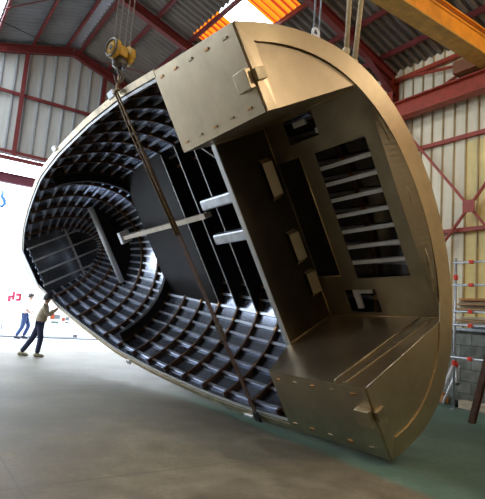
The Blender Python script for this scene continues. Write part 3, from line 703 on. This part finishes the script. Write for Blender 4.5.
# ------------------------------------------------------------------ people
def skinned(name,pts,edges,rad,mm,parent,sub=2,root=0):
    me=bpy.data.meshes.new(name); me.from_pydata([tuple(p) for p in pts],edges,[]); o=bpy.data.objects.new(name,me); C.objects.link(o); me.materials.append(mm)
    sk=o.modifiers.new('skin','SKIN'); sk.use_smooth_shade=True
    lay=me.skin_vertices[0].data if me.skin_vertices else None
    if lay is None:
        bpy.context.view_layer.objects.active=o; lay=me.skin_vertices[0].data
    for i,rr in enumerate(rad): lay[i].radius=(rr,rr) if not isinstance(rr,tuple) else rr; lay[i].use_root=(i==root)
    s=o.modifiers.new('sub','SUBSURF'); s.levels=sub; s.render_levels=sub
    if parent: o.parent=parent
    return o
def person(name,loc,rz,label,J,top,trousers,shoe,hair,sleeve_to='wrist',cap=False):
    """J: joints in local metres; x forward, y left"""
    e=empty(name,loc,label,'person',rot=(0,0,rz)); V={k:Vector(v) for k,v in J.items()}
    # continuous skin body
    names=['pelvis','chest','neck','head','crown','shL','elL','wrL','shR','elR','wrR','hipL','knL','anL','hipR','knR','anR','palmL','palmR']
    V['palmL']=V['wrL']+(V['wrL']-V['elL']).normalized()*.07; V['palmR']=V['wrR']+(V['wrR']-V['elR']).normalized()*.07
    V['waist']=V['pelvis'].lerp(V['chest'],.45)
    names.append('waist')
    idx={n:i for i,n in enumerate(names)}
    E=[('pelvis','waist'),('waist','chest'),('chest','neck'),('neck','head'),('head','crown'),('chest','shL'),('shL','elL'),('elL','wrL'),('wrL','palmL'),('chest','shR'),('shR','elR'),('elR','wrR'),('wrR','palmR'),('pelvis','hipL'),('hipL','knL'),('knL','anL'),('pelvis','hipR'),('hipR','knR'),('knR','anR')]
    R=dict(pelvis=.13,waist=.12,chest=.15,neck=.055,head=.095,crown=.075,shL=.07,elL=.045,wrL=.032,shR=.07,elR=.045,wrR=.032,hipL=.09,knL=.062,anL=.042,hipR=.09,knR=.062,anR=.042,palmL=.036,palmR=.036)
    body=skinned('body',[V[n] for n in names],[(idx[a],idx[b]) for a,b in E],[R[n] for n in names],SKIN,e)
    # fingers
    for sd in 'LR':
        d=(V['palm'+sd]-V['wr'+sd]).normalized(); sdv=d.cross(Vector((0,0,1))).normalized(); dn=Vector((0,0,-1))
        pts=[];ed=[];rad=[]
        for i,(o,ln) in enumerate(((-.03,.065),(-.01,.075),(.01,.07),(.03,.055))):
            b=V['palm'+sd]+sdv*o; n=len(pts); pts+=[b,b+d*ln*.55,b+d*ln*.85+dn*ln*.35]; ed+=[(n,n+1),(n+1,n+2)]; rad+=[.010,.009,.008]
        n=len(pts); b=V['palm'+sd]-d*.03+sdv*(.04); pts+=[b,b+sdv*.03+d*.03,b+sdv*.035+d*.06]; ed+=[(n,n+1),(n+1,n+2)]; rad+=[.011,.010,.009]
        m=MB()
        for a,b2 in ed: m.tube([pts[a],pts[b2]],[rad[a],rad[b2]],8)
        m.build('fingers',SKIN,body)
    # face
    h=V['head']; fw=Vector((1,0,0)); m=MB()
    m.tube([h+fw*.085+Vector((0,0,.03)),h+fw*.12+Vector((0,0,-.01))],[.010,.016],8); m.build('nose',SKIN,body)
    for s in (-1,1):
        m=MB(); m.tube([h+fw*.088+Vector((0,.033*s,.035)),h+fw*.096+Vector((0,.033*s,.035))],.010,8); m.build('eye',BLACK,body)
        m=MB(); m.tube([h+Vector((-.01,.092*s,.03)),h+Vector((-.02,.10*s,-.02))],[.022,.014],8); m.build('ear',SKIN,body)
    m=MB(); m.bar(h+fw*.092+Vector((0,-.025,-.05)),h+fw*.092+Vector((0,.025,-.05)),.01,.01); m.build('mouth',PINK,body)
    # hair or cap
    m=MB(); rows=[]
    for i in range(9):
        a=math.radians(-8+98*i/8); row=[]
        for k in range(21):
            p=2*math.pi*k/20; lo=1.0; rr=.118*math.cos(a); zz=.125*math.sin(a)
            drop=-.05 if math.cos(p)<.2 and i==0 else 0
            row.append(h+Vector((rr*math.cos(p)*1.05-.012,rr*math.sin(p),zz+.035+drop)))
        rows.append(row)
    m.grid(rows); m.build('cap' if cap else 'hair',hair,e)
    # jacket/shirt
    tn=['waist','chest','collar','shL','elL','wrL','shR','elR','wrR','hem']
    W=dict(V); W['collar']=V['chest'].lerp(V['neck'],.75); W['wrL']=V['elL'].lerp(V['wrL'],.9 if sleeve_to=='wrist' else .05); W['wrR']=V['elR'].lerp(V['wrR'],.9 if sleeve_to=='wrist' else .05); W['hem']=V['pelvis']+Vector((0,0,-.02))
    ti={n:i for i,n in enumerate(tn)}
    TE=[('hem','waist'),('waist','chest'),('chest','collar'),('chest','shL'),('shL','elL'),('elL','wrL'),('chest','shR'),('shR','elR'),('elR','wrR')]
    TR=dict(hem=(.165,.165),waist=(.17,.17),chest=(.185,.185),collar=.075,shL=.095,elL=.07,wrL=.055,shR=.095,elR=.07,wrR=.055)
    skinned('jacket',[W[n] for n in tn],[(ti[a],ti[b]) for a,b in TE],[TR[n] for n in tn],top,e,root=1)
    pn=['pelvis','hipL','knL','cuL','hipR','knR','cuR']; W['cuL']=V['anL']+Vector((0,0,.0)); W['cuR']=V['anR']+Vector((0,0,.0))
    pi_={n:i for i,n in enumerate(pn)}
    skinned('trousers',[W[n] for n in pn],[(pi_[a],pi_[b]) for a,b in [('pelvis','hipL'),('hipL','knL'),('knL','cuL'),('pelvis','hipR'),('hipR','knR'),('knR','cuR')]],[.115,.10,.082,.066,.10,.082,.066],trousers,e)
    for sd in 'LR':
        a=V['an'+sd]; m=MB(); z=-a.z
        m.tube([a+Vector((-.08,0,z+.05)),a+Vector((-.04,0,z+.062)),a+Vector((.05,0,z+.055)),a+Vector((.13,0,z+.04)),a+Vector((.18,0,z+.03))],[.03,.058,.05,.045,.022],12)
        m.build('shoe',shoe,e)
    return e
# man pushing the gunwale: leaning forward, one leg trailing, arms reaching forward
J1=dict(pelvis=(-.02,0,.90),chest=(.05,0,1.28),neck=(.08,0,1.45),head=(.11,0,1.56),crown=(.11,0,1.64),shL=(.07,.18,1.36),elL=(.14,.22,1.10),wrL=(.32,.12,1.24),shR=(.07,-.18,1.36),elR=(.15,-.22,1.12),wrR=(.34,-.10,1.30),
  hipL=(-.03,.09,.86),knL=(-.16,.11,.49),anL=(-.40,.10,.10),hipR=(-.01,-.09,.86),knR=(.05,-.11,.48),anR=(.0,-.10,.09))
person('person',(3.27,14.32,0),math.radians(-14),'person in a khaki jacket and dark trousers pushing the hull edge',J1,KHAKI,NAVY,SHOE,HAIR)
J2=dict(pelvis=(-.05,0,.93),chest=(.02,0,1.33),neck=(.05,0,1.50),head=(.08,0,1.63),crown=(.08,0,1.72),shL=(.03,.19,1.42),elL=(.02,.24,1.14),wrL=(.22,.20,1.02),shR=(.03,-.19,1.42),elR=(-.02,-.25,1.14),wrR=(.18,-.20,1.0),
  hipL=(-.05,.10,.89),knL=(.10,.11,.50),anL=(-.05,.11,.10),hipR=(-.05,-.10,.89),knR=(-.08,-.11,.49),anR=(-.28,-.10,.10))
person('person',(4.20,20.8,-.005),math.radians(-20),'person in a white shirt and blue jeans walking in the bright yard',J2,WHITEC,JEANS,DSHOE,HAIR,'short')

# ------------------------------------------------------------------ light
wd=bpy.data.worlds.new('sky'); sc.world=wd; wd.use_nodes=True; bg=wd.node_tree.nodes['Background']; bg.inputs['Color'].default_value=(.80,.90,1,1); bg.inputs['Strength'].default_value=9.0
def area(name,loc,rot,sx,sy,power,col,portal=False):
    l=bpy.data.lights.new(name,'AREA'); l.shape='RECTANGLE'; l.size=sx; l.size_y=sy; l.energy=power; l.color=col
    if portal: l.cycles.is_portal=True
    o=bpy.data.objects.new(name,l); C.objects.link(o); o.location=loc; o.rotation_euler=rot; return o
area('window_portal',(XL-.12,12.9,(LZ0+LZ1)/2),(0,math.radians(-90),0),LZ1-LZ0,7.2,1,(1,1,1),True)
area('door_portal',(3.45,YF+.15,3.0),(math.radians(-90),0,0),10.9,6.0,1,(1,1,1),True)
sl_=math.atan(.31)
for (a,b,c,d) in SKL: area('rooflight_portal',((a+b)/2,(c+d)/2,roofz((a+b)/2)+.06),(0,-sl_,0),b-a,d-c,1,(1,1,1),True)
for (a,b,c,d) in SKR: area('rooflight_portal',((a+b)/2,(c+d)/2,roofz((a+b)/2)+.06),(0,sl_,0),b-a,d-c,1,(1,1,1),True)
def lamp(name,loc,power,col,r=.25,spot=None):
    l=bpy.data.lights.new(name,'POINT'); l.energy=power; l.color=col; l.shadow_soft_size=r; o=bpy.data.objects.new(name,l); C.objects.link(o); o.location=loc; return o
WARM=(1,.85,.66)
lamp('high_bay',(1.2,-2.5,6.8),240,WARM)
lamp('high_bay',(6.2,-3.0,7.2),400,WARM,.5)
lamp('high_bay',(8.9,1.6,7.7),300,WARM,.4)
def spot(loc,power,col,deg):
    l=bpy.data.lights.new('high_bay','SPOT'); l.energy=power; l.color=col; l.spot_size=math.radians(deg); l.spot_blend=.9; l.shadow_soft_size=.2
    o=bpy.data.objects.new('high_bay',l); C.objects.link(o); o.location=loc
spot((1.6,3.2,7.6),720,(1,.79,.5),62)

# ------------------------------------------------------------------ camera
cam=bpy.data.cameras.new('camera'); co=bpy.data.objects.new('camera',cam); C.objects.link(co); sc.camera=co
cam.sensor_fit='HORIZONTAL'; cam.sensor_width=36; cam.lens=36*496.25/485; cam.clip_end=300
yaw,pit,rol=[math.radians(v) for v in (34.076,7.657,4.412)]
fw=Vector((math.sin(yaw)*math.cos(pit),math.cos(yaw)*math.cos(pit),math.sin(pit))); rt_=Vector((math.cos(yaw),-math.sin(yaw),0)); upv=rt_.cross(fw)
r2=rt_*math.cos(rol)+upv*math.sin(rol); u2=-rt_*math.sin(rol)+upv*math.cos(rol)
co.matrix_world=Matrix(((r2.x,u2.x,-fw.x,0),(r2.y,u2.y,-fw.y,0),(r2.z,u2.z,-fw.z,1.5),(0,0,0,1)))
vs=sc.view_settings; vs.view_transform='Standard'; vs.look='None'; vs.exposure=0; vs.gamma=1; vs.use_curve_mapping=False
sc.cycles.use_denoising=True; sc.cycles.max_bounces=8; sc.cycles.sample_clamp_indirect=8
